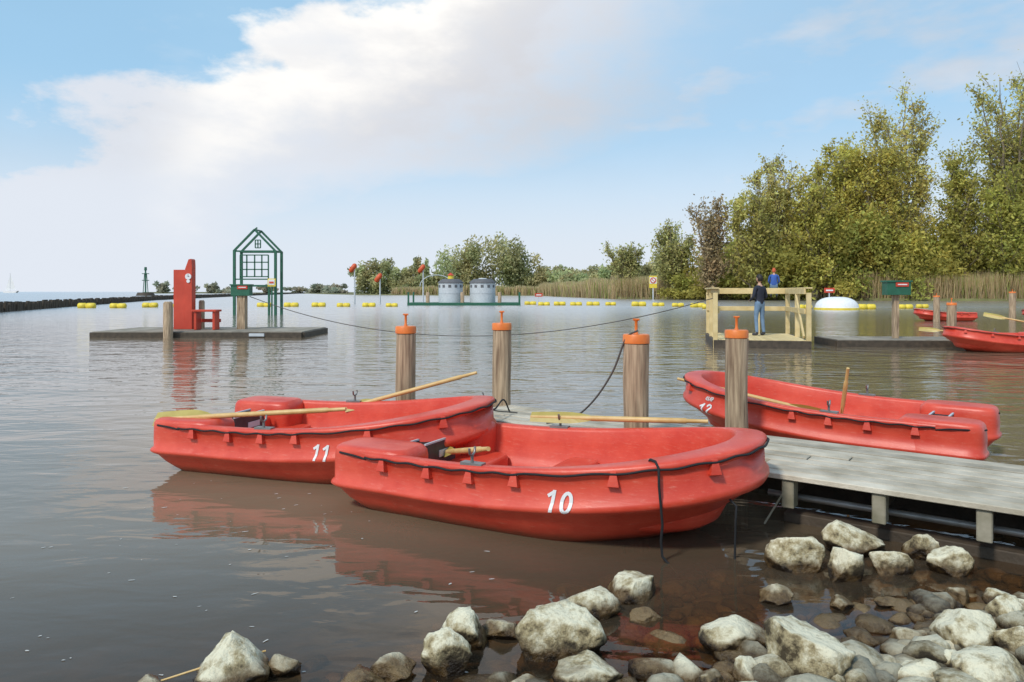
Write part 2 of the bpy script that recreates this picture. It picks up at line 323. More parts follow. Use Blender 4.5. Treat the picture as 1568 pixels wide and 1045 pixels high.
def build_hull():
    mb=MB(); NU=96; us=[-1+2*i/NU for i in range(NU+1)]
    rows=[]
    for u in us:
        pr=profile(u); row=[hp(u,0,-.12,.02)]+[hp(u,o,z) for o,z in pr]+[hp(u,0,.08,.02)]
        rows.append(row)
    nv=len(rows[0]); vs=[p for r in rows for p in r]; fs=[]
    for i in range(NU):
        for j in range(nv-1): fs.append((i*nv+j,(i+1)*nv+j,(i+1)*nv+j+1,i*nv+j+1))
    mb.add(vs,fs,0,True)
    for s in(-1,1):
        rings=[(-.12,.42,.32,.04),(-.04,.27,.185,.03),(.03,.16,.112,.02),(.09,.08,.064,.012),(.15,.03,.026,0),(.170,.0,-.008,-.004),(.186,-.014,-.022,-.004),(.204,-.008,-.018,0),(.22,.004,.004,0),(.29,.0,.008,.0),(.375,.004,.008,.0),(.415,.010,.006,.006),(.436,.024,.012,.014),(.448,.045,.030,.034),(.452,.10,.07,.08)]
        vs=[];fs=[];nn_=32
        for z,xe,yo,yi in rings:
            xa,xb=xe-.03,.60-(0 if z<.41 else (z-.41)*1.0); ya,yb=.31+yi,W/2-.030-yo
            cx,cy=(xa+xb)/2,(ya+yb)/2; rx,ry=(xb-xa)/2,(yb-ya)/2
            for k in range(nn_):
                t=2*pi*k/nn_; c_,s_=math.cos(t),math.sin(t); e=.46
                vs.append((cx+rx*math.copysign(abs(c_)**e,c_), s*(cy+ry*math.copysign(abs(s_)**e,s_)), z))
        for i in range(len(rings)-1):
            for k in range(nn_):
                k2=(k+1)%nn_; f=(i*nn_+k,i*nn_+k2,(i+1)*nn_+k2,(i+1)*nn_+k); fs.append(f if s>0 else f[::-1])
        f=[(len(rings)-1)*nn_+k for k in range(nn_)]; fs.append(f if s>0 else f[::-1])
        mb.add(vs,fs,0,True)
    def rbox(x0,x1,y0,y1,z0,z1,r=.025,mat=0):
        vs=[];fs=[];prof=[(z0,0),(z1-r,0),(z1-r*.3,r*.3),(z1,r),(z1,r*2.2)]
        for z,o in prof:
            cx,cy,rx,ry=(x0+x1)/2,(y0+y1)/2,(x1-x0)/2-o,(y1-y0)/2-o
            for k in range(32):
                t=2*pi*(k+.5)/32; c_,s_=math.cos(t),math.sin(t)
                vs.append((cx+rx*math.copysign(abs(c_)**.25,c_),cy+ry*math.copysign(abs(s_)**.25,s_),z))
        for i in range(4):
            for k in range(32): fs.append((i*32+k,i*32+(k+1)%32,(i+1)*32+(k+1)%32,(i+1)*32+k))
        fs.append([4*32+k for k in range(32)]); mb.add(vs,fs,mat,True)
    rbox(.30,.44,-.36,.36,-.08,.32)
    rbox(.40,.76,-.56,.56,.085,.22)
    rbox(1.24,1.50,-.60,.60,.10,.24)
    rbox(2.00,2.32,-.26,.26,.10,.28)
    for sgn in(-1,1):
        for u in (.94,.79,.66,.53,.38,.20):
            uu=u*sgn; x,y=plan(uu); R=Rr(x); p=hp(uu,.0,0); q=hp(uu+.02*sgn,0,0); t=(q-p); t.z=0; t.normalize(); nrm=Vector((t.y,-t.x,0))
            cen=Vector((min(x,X0+.05),0,0))
            if nrm.dot(p-cen)<0: nrm=-nrm
            vs=[]
            for z,wd,o in ((R-.020,.015,.006),(R-.100,.033,.022),(R-.110,.031,.0)):
                for a in(-1,1):
                    for b_ in(0,1): vs.append(p+t*a*wd+nrm*(o*b_-.03*(1-b_)) +Vector((0,0,z)))
            mb.add(vs,[(1,3,7,5),(0,1,5,4),(3,2,6,7),(0,2,3,1),(5,7,11,9),(4,5,9,8),(7,6,10,11)],0,False)
    o=mb.obj('hull',['red']); me=o.data; bpy.data.objects.remove(o)
    mb=MB(); pts=[]
    for i in range(161):
        u=-1+2*i/160; x,y=plan(u); R=Rr(x); pts.append(hp(u,-.007,R-.030-.005*math.sin(i*.9)))
    mb.tube(pts,.0072,6,0)
    for s in(-1,1):
        mb.tube([(.30,s*.69,.38),(.2,s*.705,.40),(.08,s*.69,.405),(-.01,s*.60,.395),(-.03,s*.5,.39)],.0072,6,0)
    for s in(-1,1):
        mb.box((1.12,s*.68,.435),(.15,.06,.025),1); mb.tube([(1.12,s*.69,.43),(1.12,s*.69,.49)],.010,8,1)
        mb.tube([(1.12,s*.69-.035,.54),(1.12,s*.69-.03,.505),(1.12,s*.69,.49),(1.12,s*.69+.03,.505),(1.12,s*.69+.035,.54)],.008,6,1)
    mb.box((.295,0,.27),(.014,.40,.24),2); mb.box((.446,0,.27),(.014,.40,.24),2); mb.box((.37,0,.33),(.137,.38,.10),0)
    mb.box((.295,0,.397),(.016,.41,.012),3); mb.box((.446,0,.397),(.016,.41,.012),3)
    mb.box((.286,.05,.30),(.004,.16,.05),3); mb.box((.455,.05,.30),(.004,.16,.05),3)
    o2=mb.obj('fit',['black','metal','blackplate','greypaint']); me2=o2.data; bpy.data.objects.remove(o2)
    return me,me2
hull_me,fit_me=build_hull()
def painters(parent):
    mb=MB()
    uu=-.31; R=Rr(plan(uu)[0])
    mb.tube([hp(uu,.10,R-.02),hp(uu,.07,R+.012),hp(uu,.02,R+.012),hp(uu,-.012,R-.02),hp(uu,-.016,R-.12),hp(uu+.004,-.026,.22),hp(uu+.006,.0,.12),hp(uu+.012,.02,.03),hp(uu+.03,-.02,-.05)],.008,6,0)
    uu=-.15
    mb.tube([hp(uu,.03,.33),hp(uu,-.01,.30),hp(uu,-.005,.20),hp(uu+.006,.01,.08),hp(uu+.0,.0,-.05)],.0065,6,0)
    mb.obj('painter_lines',['black'],parent=parent)
def arc_table(s):
    us=[s*(1-i/200) for i in range(201)]; acc=[0]
    for i in range(200):
        a=plan(us[i]);b=plan(us[i+1]); acc.append(acc[-1]+math.hypot(a[0]-b[0],a[1]-b[1]))
    return us,acc
def loop(cx,cy,rx,ry,n=20): return [(cx+rx*math.sin(2*pi*i/n),cy+ry*math.cos(2*pi*i/n)) for i in range(n+1)]
GL={'1':[[(.34,1.0),(.34,0)],[(.06,.70),(.36,.93)]],'0':[loop(.32,.5,.22,.42)],'2':[[(.08,.74),(.14,.88),(.30,.93),(.46,.86),(.50,.70),(.42,.52),(.10,.09)],[(.04,.08),(.56,.08)]],
'8':[loop(.32,.72,.17,.20),loop(.32,.28,.21,.22)],'4':[[(.44,0),(.44,1)],[(.44,.97),(.06,.33)],[(.02,.30),(.62,.30)]],'X':[[(.05,0),(.55,1)],[(.55,0),(.05,1)]],'P':[[(.1,0),(.1,1)],[(.1,.93),(.4,.93),(.5,.80),(.5,.62),(.4,.48),(.1,.48)]]}
def number(parent,body,arc,zc,size,side,wd=.17):
    us,acc=arc_table(side); mb=MB(); adv=.70; x0=-adv*len(body)/2; k_=0
    for ch in body:
        for st in GL[ch]:
            pts=[]
            for a,b in zip(st[:-1],st[1:]):
                m_=max(1,int(math.hypot(a[0]-b[0],a[1]-b[1])/.12))
                for i in range(m_): pts.append((a[0]+(b[0]-a[0])*i/m_,a[1]+(b[1]-a[1])*i/m_))
            pts.append(st[-1]); cl=math.hypot(st[0][0]-st[-1][0],st[0][1]-st[-1][1])<1e-6; vs=[]
            for i,p in enumerate(pts):
                a=pts[i-1] if i>0 else (pts[-2] if cl else p); b=pts[i+1] if i<len(pts)-1 else (pts[1] if cl else p)
                tx,ty=b[0]-a[0],b[1]-a[1]; l=math.hypot(tx,ty); nx_,ny_=-ty/l*wd/2,tx/l*wd/2
                for sg in(1,0,-1):
                    gx,gy=p[0]+nx_*sg,p[1]+ny_*sg; X=(x0+gx+.2*(gy-.5))*size; z=zc+(gy-.5)*size
                    s=arc+(X if side<0 else -X); u=float(np.interp(s,acc,us)); vs.append(hp(u,outoff(u,z)-.004-.0008*k_,z))
            fs=[]
            for i in range(len(pts)-1):
                for j in(0,1): fs.append((i*3+j,i*3+j+1,(i+1)*3+j+1,(i+1)*3+j))
            mb.add(vs,fs); k_+=1
        x0+=adv
    mb.obj('number',['white'],parent=parent)
def boat(x,y,ang,z=0,nums=(),pitch=0,roll=0):
    e=empty('rowing_boat',(x,y,z),math.radians(ang)); e.rotation_euler=(math.radians(roll),math.radians(pitch),math.radians(ang))
    for nm,me in (('hull',hull_me),('rope_and_fittings',fit_me)):
        o=bpy.data.objects.new(nm,me); scene.collection.objects.link(o); o.parent=e
    for a in nums: number(e,*a)
    return e
painters(boat(-.93,5.55,-27,nums=[('10',1.42,.292,.125,-1)]))
boat(-2.79,6.62,-18,nums=[('11',1.36,.292,.120,-1)],roll=.6)
boat(4.10,6.17,141,nums=[('12',2.02,.330,.115,1),('4X4P',1.98,.437,.042,1)])
boat(13.75,18.1,178,nums=[('8',.62,.292,.118,1)])
boat(9.9+13.7,37.0,176); boat(28.3,36,185)
# ---------------------------------------------------------------- oars
def oar(p0,p1,blade=.55,bw=.075,tilt=.9):
    p0=Vector(p0);p1=Vector(p1);d=(p1-p0);l=d.length;d.normalize()
    mb=MB(); pts=[];rs=[]
    for t,r in((0,.012),(.05,.014),(blade/l,.021),(.6,.021),((l-.16)/l,.021),((l-.15)/l,.016),(1,.015)): pts.append(p0+d*l*t); rs.append(r)
    mb.tube(pts,rs,10,0)
    y=Vector((0,0,1)).cross(d).normalized(); z=d.cross(y)
    y,z=y*math.cos(tilt)+z*math.sin(tilt),z*math.cos(tilt)-y*math.sin(tilt)
    vs=[];fs=[];K=9
    for i in range(K):
        t=i/(K-1); wd=bw*(.75+.25*math.sin(t*pi*.6+.5)) if t<.6 else bw*(1-((t-.6)/.4)**1.6*.82)
        c=p0+d*(blade*t); th=.008+.008*t
        vs+= [c+y*wd,c+z*th,c-y*wd,c-z*th]
    for i in range(K-1):
        for k in range(4): fs.append((i*4+k,i*4+(k+1)%4,(i+1)*4+(k+1)%4,(i+1)*4+k))
    fs.append((0,1,2,3)); mb.add(vs,fs,1,False)
    mb.obj('oar',['oar','oarblade'])
def at(px,py,Y): return ((px-784)/1100*Y,Y,1.5-(py-447)/1100*Y)
oar((-3.02,6.08,.42),(-1.33,5.75,.56))
oar((-1.6,6.9,.38),(-.33,6.75,.74),bw=.05,blade=.3)
oar((-.62,5.70,.22),(-.15,4.57,.50),bw=.05)
oar((.15,5.75,.50),(1.42,5.2,.56),bw=.05)
oar((3.2,6.9,.28),(1.75,7.6,.58),bw=.06)
oar((3.30,7.2,.25),(3.25,6.95,.76),blade=.15,bw=.03)
oar((11.5,20.3,.45),(14.2,17.9,.25)); oar((12.6,19.2,.9),(14.8,17.6,.35))
# ---------------------------------------------------------------- dock
dv=Vector((-.80,.60,0)); nv_=Vector((.60,.80,0)); ZD=.35
def dk(t,n,z): return dv*t+nv_*n+Vector((0,0,z))
mb=MB(); rz=math.atan2(dv.y,dv.x)
rows=9; wdt=(5.86-4.64)/rows
for r_ in range(rows):
    n0=4.64+wdt*(r_+.5); t=-4.2-random.random()*2; tend=1.55 if r_<3 else 4.46
    while t<tend-.2:
        l=min(3.6,tend-t)
        mb.box(dk(t+l/2,n0,ZD-.02+random.uniform(-.003,.003)),(l-.008,wdt-.022,.034),0,rz)
        t+=l
e=empty('wooden_dock'); mb.obj('planks',['plank'],bevel=.004,parent=e)
mb=MB()
for n0,tc_,ln_ in((5.11,.1,8.6),(5.78,.1,8.6)): mb.box(dk(tc_,n0,ZD-.095),(ln_,.06,.11),0,rz)
for t in (2.9,2.37,-1.79,-2.3): mb.box(dk(t,5.4,ZD-.10),(.08,.6,.09),0,rz)
for t in (1.33,.81,.29,-.23,-.75,-1.27):
    mb.box(dk(t,4.72,ZD-.13),(.075,.10,.175),1,rz); mb.box(dk(t,5.28,ZD-.10),(.07,.96,.08),0,rz)
for n0 in(4.84,5.5): mb.tube([dk(-4,n0,.17),dk(1.5,n0,.17)],.022,8,2)
mb.box(dk(-1.2,4.90,.0),(5.2,.14,.12),0,rz)
mb.box(dk(.1,5.6,.03),(8.6,.16,.14),0,rz)
mb.beam(dk(1.32,4.70,.30),dk(1.46,4.62,.02),.012,.012,1)
mb.obj('dock_frame',['darkwood','concrete','metal'],bevel=.006,parent=e)
def post(x,y,d,ztop,zbot=-1.2,name='mooring_post'):
    mb=MB(); r=d/2; pts=[];rs=[]
    for i in range(9):
        t=i/8; pts.append((x+.004*math.sin(i*1.7+y),y,zbot+(ztop-.075-zbot)*t)); rs.append(r*(1+.025*math.sin(i*2.1+x*5)))
    mb.tube(pts,rs,20,0)
    mb.tube([(x,y,ztop-.070),(x,y,ztop-.01),(x,y,ztop)],[r*1.05,r*1.05,r*.98],24,1)
    mb.tube([(x,y,ztop),(x,y,ztop+.025),(x,y,ztop+.10),(x,y,ztop+.11)],[.020,.012,.012,.018],10,1)
    mb.tube([(x-.026,y,ztop+.115),(x+.026,y,ztop+.115)],.008,8,1)
    return mb.obj(name,['post','orange'])
post(-1.05,7.1,.195,1.16); post(-.105,7.35,.19,1.18); post(.978,5.66,.20,1.165); post(2.0,6.4,.195,1.16)
def rope(pts,r,name='rope',mat='black'):
    P=[Vector(p) for p in pts]; P=[P[0]*2-P[1]]+P+[P[-1]*2-P[-2]]; res=[]
    for i in range(1,len(P)-2):
        for k in range(12):
            t=k/12; a,b,c,d=P[i-1],P[i],P[i+1],P[i+2]
            res.append(.5*((2*b)+(c-a)*t+(2*a-5*b+4*c-d)*t*t+(3*b-a-3*c+d)*t**3))
    res.append(P[-2]); mb=MB(); mb.tube(res,r,6,0); return mb.obj(name,[mat])
rope([(.97,5.55,1.20),(.89,5.62,1.13),(.80,5.72,.86),(.66,5.88,.60),(.50,6.05,.43),(.30,6.2,.365)],.008,mat='greyrope')
rope([(-.25,6.05,.57),(-.16,6.35,.46),(-.08,6.65,.50),(-.02,6.8,.36)],.008)
rope([(-.22,6.10,.56),(-.26,6.40,.60),(-.20,6.62,.42),(.05,6.75,.362)],.006,mat='greyrope')
cab=[]
A=Vector((-9.2,25.2,1.33)); B=Vector((5.5,19.3,1.35))
for i in range(15):
    t=i/14; p=A.lerp(B,t); p.z-=4*1.30*t*(1-t)*.93; cab.append(p)
rope(cab,.014,name='ferry_cable',mat='greyrope')
# ---------------------------------------------------------------- rocks
def rock_into(mb,x,y,z,sx,sy,sz,seed,sub=4):
    rg=random.Random(seed)
    bm=bmesh.new(); bmesh.ops.create_icosphere(bm,subdivisions=sub,radius=1)
    planes=[]
    for _ in range(13):
        d=Vector((rg.gauss(0,1),rg.gauss(0,1),rg.gauss(0,.9))).normalized(); planes.append((d,rg.uniform(.52,.86)))
    R=Matrix.Rotation(rg.uniform(0,6.28),3,'Z'); vs=[]
    off=Vector((seed*3.1,seed*1.7,0))
    for v in bm.verts:
        p=v.co.copy()
        for d,k in planes:
            a=p.dot(d)
            if a>k: p-=d*(a-k)*.93
        p*=1+.09*mn.fractal(p*2.0+off,.8,2.0,5)+.05*mn.noise(p*6+off)
        if sub>3: p*=1+.03*mn.noise(p*16+off)
        p=R@p; vs.append((x+p.x*sx*1.15,y+p.y*sy*1.15,z+p.z*sz*1.15))
    mb.add(vs,[[l.index for l in f.verts] for f in bm.faces],0,True); bm.free()
big=[(1225,874,80,40),(1312,852,84,40),(1298,890,58,46),(1365,878,64,30),(1415,856,54,28),(1460,880,60,34),
(972,916,80,32),(905,940,80,26),(990,950,54,10),(1190,922,54,16),(710,992,76,42),(770,978,58,20),(682,1030,76,48),(856,1005,124,56),
(1128,994,88,30),(1240,1048,134,74),(1488,1000,112,46),(1548,965,54,44),(1412,1056,78,36),(1528,1066,116,58),(1322,1014,50,20),(1392,996,54,22),
(352,1052,104,60),(425,1036,56,26),(222,1062,50,20),(600,1038,70,22),(552,1050,60,18),(905,1056,94,34),(800,1068,56,22),(1150,1052,60,30),(1085,1058,56,22),
(1330,1056,56,26),(1460,1040,58,30),(1560,1016,64,50),(1470,922,38,16),(1540,932,46,24),(1290,932,38,12),(1360,928,34,10)]
for i,(px,py,wd,hh) in enumerate(big):
    Y=1650/(py-447); X=(px-784)/1100*Y; hw=wd/2/1100*Y*1.05; h=hh/1100*Y
    mb=MB(); tot=max(h*.85,hw*.5)
    rock_into(mb,X,Y+hw*.3,h-tot*.78,hw,hw*random.uniform(.7,.95),tot,i+3)
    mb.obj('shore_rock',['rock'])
mb=MB(); rg=random.Random(5); c=0
while c<1500:
    x=rg.uniform(-2.6,5.0); y=rg.uniform(1.6,5.4); d=shore(x,y)
    pr=math.exp(-((d)/.60)**2)*(1 if x>1.0 else (.10 if x<-.9 else .6))+ (0.45 if (0<d<1.6 and x>.3) else 0)
    if rg.random()>pr: continue
    s=rg.choice([.02,.03,.03,.04,.045,.055,.075,.09]); z=bedz(x,y)
    if d>.3: s=max(s,.045)
    if d<.35 and x>.9: s=rg.choice([.03,.04,.05,.055,.07,.09])
    if d<.15: z=min(z,.035)
    rock_into(mb,x,y,z+s*.22,s*rg.uniform(.8,1.3),s*rg.uniform(.8,1.2),s*rg.uniform(.45,.75),c,2); c+=1
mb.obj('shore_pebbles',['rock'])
mb=MB(); rg=random.Random(11)
for i in range(110):
    y=rg.uniform(2.7,8.5); x=rg.uniform(-.72,-.02)*y; s=rg.uniform(.002,.006); st=rg.uniform(1,5); a=rg.uniform(-.3,1.1)
    k=7; vs=[(x+math.cos(a)*s*st*math.cos(t*2*pi/k)*rg.uniform(.5,1.2)-math.sin(a)*s*math.sin(t*2*pi/k),y+math.sin(a)*s*st*math.cos(t*2*pi/k)+math.cos(a)*s*math.sin(t*2*pi/k)*rg.uniform(.5,1.2),.003) for t in range(k)]
    mb.add(vs,[tuple(range(k))])
mb.obj('water_foam',['foam'])
rope([(-1.35,2.72,.02),(-1.15,2.78,.06),(-.98,2.86,.07)],.004,name='dry_reed_stalk',mat='oar')
# ---------------------------------------------------------------- ferry raft (left)
e=empty('floating_platform')
mb=MB()
for i in range(24): mb.box((-13.7+.285*i+.145,24.95,.17),(.275,3.0,.05),0)
mb.obj('deck',['plank2'],parent=e)
mb=MB(); mb.box((-10.3,23.42,.05),(6.9,.10,.24),0); mb.box((-10.3,26.5,.05),(6.9,.10,.24),0); mb.box((-13.76,24.95,.05),(.10,2.96,.24),0); mb.box((-6.82,24.95,.05),(.10,2.96,.24),0)
mb.box((-8.3,23.35,.09),(.5,.03,.1),1)
mb.obj('sides',['darkwood','greypaint'],parent=e,bevel=.01)
Yk=25.0
mb=MB()
x0,x1=at(268,0,Yk)[0],at(286,0,Yk)[0]
mb.box(((x0+x1)/2,Yk,.2+1.03),(x1-x0,.22,2.06),0)
xa,xb=at(286.5,0,Yk)[0],at(297,0,Yk)[0]; zt=at(0,397,Yk)[2]
pf=[(xa,.2),(xb,.2),(xb,zt-.25),(xb-.01,zt-.04),(xb-.04,zt),(xb-.12,zt-.02),(xa,zt-.35)]
vs=[(a,Yk-.16,b) for a,b in pf]+[(a,Yk+.14,b) for a,b in pf]; k=len(pf)
mb.add(vs,[list(range(k)),list(range(2*k-1,k-1,-1))]+[(i,(i+1)%k,k+(i+1)%k,k+i)[::-1] for i in range(k)],0)
cz=at(0,424,Yk)[2]; cx=(xa+xb)/2
mb.tube([(cx,Yk-.16,cz),(cx,Yk-.19,cz)],[.105,.105],20,1); mb.tube([(cx,Yk-.16,cz-.16),(cx,Yk-.185,cz-.16)],[.06,.06],12,1); mb.box((cx,Yk-.195,cz+.03),(.015,.01,.09),2); mb.box((cx+.02,Yk-.195,cz),(.06,.01,.015),2)
mb.obj('red_clock_column',['redpaint','white','black'],bevel=.015)  # red clock column: slab with white clock face and black hands
mb=MB(); b0,b1=at(300,0,24.6)[0],at(333,0,24.6)[0]
for a in (b0+.06,b1-.05): mb.box((a,24.6,.2+.31),(.09,.4,.62),0)
mb.box(((b0+b1)/2,24.6,.85),(b1-b0+.1,.5,.07),0); mb.box(((b0+b1)/2,24.9,.5),(b1-b0,.05,.12),0)
mb.box((at(248,0,24.6)[0],24.9,.45),(.08,.3,.55),0)
mb.obj('red_bench',['redpaint'],bevel=.012)
def plainpost(px,Y,ztop,d,name='timber_post'):
    mb=MB(); x=at(px,0,Y)[0]; mb.tube([(x,Y,-.8),(x,Y,ztop-.06),(x,Y,ztop)],[d/2,d/2,d/2*.7],14,0); mb.obj(name,['post'])
plainpost(257.5,23.2,1.18,.30); plainpost(309,25.3,1.2,.2)
def signbox(px,Y,ytop,post_w):
    x=at(px,0,Y)[0]; mb=MB(); zt=at(0,ytop,Y)[2]
    mb.box((x,Y,zt/2-.2),(post_w,post_w,zt),0)
    mb.box((x+.0,Y-.05,zt-.17),(.66,.3,.36),1); mb.box((x,Y-.05,zt+.03),(.72,.36,.05),1); mb.box((x+.08,Y-.21,zt-.06),(.36,.02,.12),2); mb.box((x+.08,Y-.223,zt-.06),(.26,.01,.03),3)
    mb.obj('ferry_winch_box',['post','green','redpaint','white'],bevel=.01)
signbox(371,25.2,438,.28)
Y=46; mb=MB()
def g(px,py): return at(px,py,Y)
def line(p,q,w=.12,dy=0):
    a=Vector(g(*p));b=Vector(g(*q)); a.y+=dy;b.y+=dy; mb.beam(a,b,w,w)
for dy in(0,1.2):
    line((359,484),(359,384),.15,dy); line((422,484),(422,385),.15,dy)
    line((358,385),(390,352),.12,dy); line((390,352),(423,386),.12,dy); line((359,385),(422,385),.10,dy)
line((412,484),(412,440)); line((366,470),(366,440),.1); line((359,438),(422,438)); line((359,428),(422,428),.08)
for x_ in(368,378,390,401,411): line((x_,428 if x_ in(368,411) else 424),(x_,391),.07)
for y_ in(391,402,413,424): line((368,y_),(411,y_),.07)
for a_,b_ in(((391,368),(399,368)),((391,368),(391,380)),((399,368),(399,380)),((391,380),(399,380)),((395,368),(395,380)),((391,374),(399,374))): line(a_,b_,.06)
for px_,py_ in((390,352),(358,384),(423,385)):
    a=Vector(g(px_,py_)); b=a+Vector((0,1.2,0)); mb.beam(a,b,.09,.09)
line((390,352),(394,349),.08)
mb.obj('house_front_frame',['green'])
mb=MB(); x,_,z=at(416,433,45.5); mb.box((x,45.5,z),(.5,.04,.5),0); mb.box((x,45.47,z+.02),(.38,.02,.34),1); mb.box((x,45.45,z),(.28,.02,.12),2); mb.beam((x,45.55,z),(x,45.55,-.5),.08,.08,3); mb.obj('warning_sign',['yellow','white','redpaint','green'])
# breakwater
mb=MB(); rg=random.Random(3)
pl=[(-26,22),(-37.8,53),(-63,127),(-105,300),(-165,560)]
for i in range(len(pl)-1):
    a,b=Vector(pl[i]),Vector(pl[i+1]); Ln=(b-a).length; st=max(.42,.42*(a.y/60)); k=int(Ln/st)
    for j in range(k):
        p=a.lerp(b,j/k); r=.17*max(1,a.y/70); h=.62+rg.uniform(-.16,.16)+ (.1 if a.y>100 else 0)
        for q in(0,1):
            xx,yy=p.x+rg.uniform(-.1,.1)-q*.9,p.y+rg.uniform(-.1,.1); mb.tube([(xx,yy,-.5),(xx,yy,h)],[r,r*.85],6,0)
    mb.add([(a.x-.9,a.y,.35),(a.x,a.y,.35),(b.x,b.y,.35),(b.x-.9,b.y,.35)],[(0,1,2,3)],0)
mb.obj('breakwater',['darkwood'])
mb=MB(); Y=260; x=at(223,0,Y)[0]
mb.tube([(x,Y,0),(x,Y,1.2)],[3.2,2.6],12,1); mb.beam((x,Y,1),(x,Y,9.2),.4,.4,0)
for z_ in(5.6,8): mb.box((x,Y,z_),(2.2,1,.25),0)
for a_ in(-.9,.9): mb.beam((x+a_,Y,1),(x+a_*.4,Y,8.2),.2,.2,0)
mb.tube([(x,Y,9.2),(x,Y,10.4)],[.5,.4],10,0)
mb.obj('harbour_beacon',['green','darkwood'])
mb=MB(); Y=900; x=at(14,0,Y)[0]
mb.add([(x-8,Y,2),(x+10,Y,2.4),(x+8,Y,0),(x-7,Y,0),(x-8,Y+4,2),(x+10,Y+4,2.4),(x+8,Y+4,0),(x-7,Y+4,0)],[(0,1,2,3),(7,6,5,4),(0,4,5,1),(1,5,6,2),(3,7,4,0)],0)
mb.beam((x,Y+2,2),(x,Y+2,25),.3,.3,1); mb.add([(x+.3,Y+2,4),(x+7,Y+2,4),(x+.3,Y+2,24)],[(0,1,2)],0); mb.add([(x-.4,Y+2,3.5),(x-6,Y+2,3),(x-.4,Y+2,20)],[(0,1,2)],0)
mb.obj('sailing_boat',['white','greypaint'])
for px,yt,yb in((543,404,466),(582,419,466),(648,405,462)):
    Y=min(1650/(yb-447),92); x=at(px,0,Y)[0]; z=at(0,yt+8,Y)[2]
    mb=MB(); mb.tube([(x,Y,-.5),(x,Y,z)],[.11,.07],8,1)
    d=Vector((.6,0,.8)); c=Vector((x-.2,Y,z+.1)); mb.tube([c-d*.60,c-d*.42,c+d*.42,c+d*.60],[.15,.30,.30,.13],12,0)
    mb.obj('orange_signal_float',['orange2','greypaint'])
# raft with two huts
Y=78; e=empty('hut_raft'); mb=MB()
xa,xb=at(624,0,Y)[0],at(797,0,Y)[0]
mb.box(((xa+xb)/2,Y+2,.15),(xb-xa,4.4,.3),0)
for x_ in(xa+.1,xb-.1):
    for dy in(0,4): mb.beam((x_,Y+dy,0),(x_,Y+dy,1.45),.18,.18,0)
mb.obj('raft',['green'],parent=e)
for k_,(px,wd) in enumerate(((688,38),(738,40))):
    x=at(px,0,Y)[0]; r=wd/2/1100*Y; mb=MB()
    mb.tube([(x,Y+1.8,.3),(x,Y+1.8,2.45)],[r,r],24,0)
    mb.tube([(x,Y+1.8,2.45),(x,Y+1.8,2.55),(x,Y+1.8,2.9)],[r*1.06,r*1.06,r*.70],24,1)
    for a in np.linspace(0,2*pi,12,endpoint=False):
        mb.box((x+math.cos(a)*(r+.01),Y+1.8+math.sin(a)*(r+.01),2.1),(.3,.02,.3),1,rz=a+pi/2)
    mb.tube([(x,Y+1.8,1.3),(x,Y+1.8,1.34)],[r*1.02,r*1.02],24,0)
    if k_==0: mb.tube([(x,Y+1.8,2.8),(x,Y+1.8,3.3)],[.35,.3],12,2); mb.tube([(x,Y+1.8,3.3),(x,Y+1.8,3.6)],[.4,.05],12,3)
    else: mb.tube([(x,Y+1.8,2.8),(x,Y+1.8,3.0)],[.6,.4],12,0)
    mb.obj('round_hut',['greypaint','roof','yellow','redpaint'])
pts=[]
for i in range(13):
    t=i/12*pi; pts.append((at(650,0,Y)[0]+ -math.cos(t)*1.9+.9,Y+4,2.1+1.3*math.sin(t)))
rope(pts,.05,name='water_pipe_arch',mat='greypaint')
for px in(655,708,765): plainpost(px,Y+.4,1.45,.42)
mb=MB()
def yfloat(px,py,wd):
    Y=1650/(py+4-447); x=at(px,0,Y)[0]; hw=wd/2/1100*Y; r=hw*.38; zc=.16+random.uniform(-.03,.03)
    mb.tube([(x-hw,Y,zc),(x-hw*.9,Y,zc),(x-hw*.12,Y,zc),(x-hw*.08,Y,zc),(x+hw*.08,Y,zc),(x+hw*.12,Y,zc),(x+hw*.9,Y,zc),(x+hw,Y,zc)],[r*.6,r,r,r*.75,r*.75,r,r,r*.6],12,0)
fl=[(133,468,26),(181,468,24),(230,467,23),(277,467,22),(405,466,22),(446,466,22),(488,466,21),(526,466,20),(565,466,20),(600,466,18),
(812,463,18),(833,464,18),(857,464,18),(882,464,18),(908,464,20),(935,464,16),(978,465,22),(1008,465,18),(1038,466,18),(1068,467,22),(1085,469,20),(1232,470,22),(1327,470,26),(1386,469,22),(1412,468,18)]
for f in fl: yfloat(*f)
mb.obj('float_line',['yellow'])
Y=60;x=at(1281,0,Y)[0]; mb=MB(); pts=[];rs=[]
for i in range(9):
    t=i/8*pi/2; pts.append((0,0,math.sin(t)*.95)); rs.append(max(.02,1.7*math.cos(t)**.7))
mb.tube([(x,Y,.12+p[2]) for p in pts],rs,28,0); mb.tube([(x,Y,-.1),(x,Y,.16)],[1.78,1.78],28,1)
mb.obj('white_dome_float',['white','yellow'])
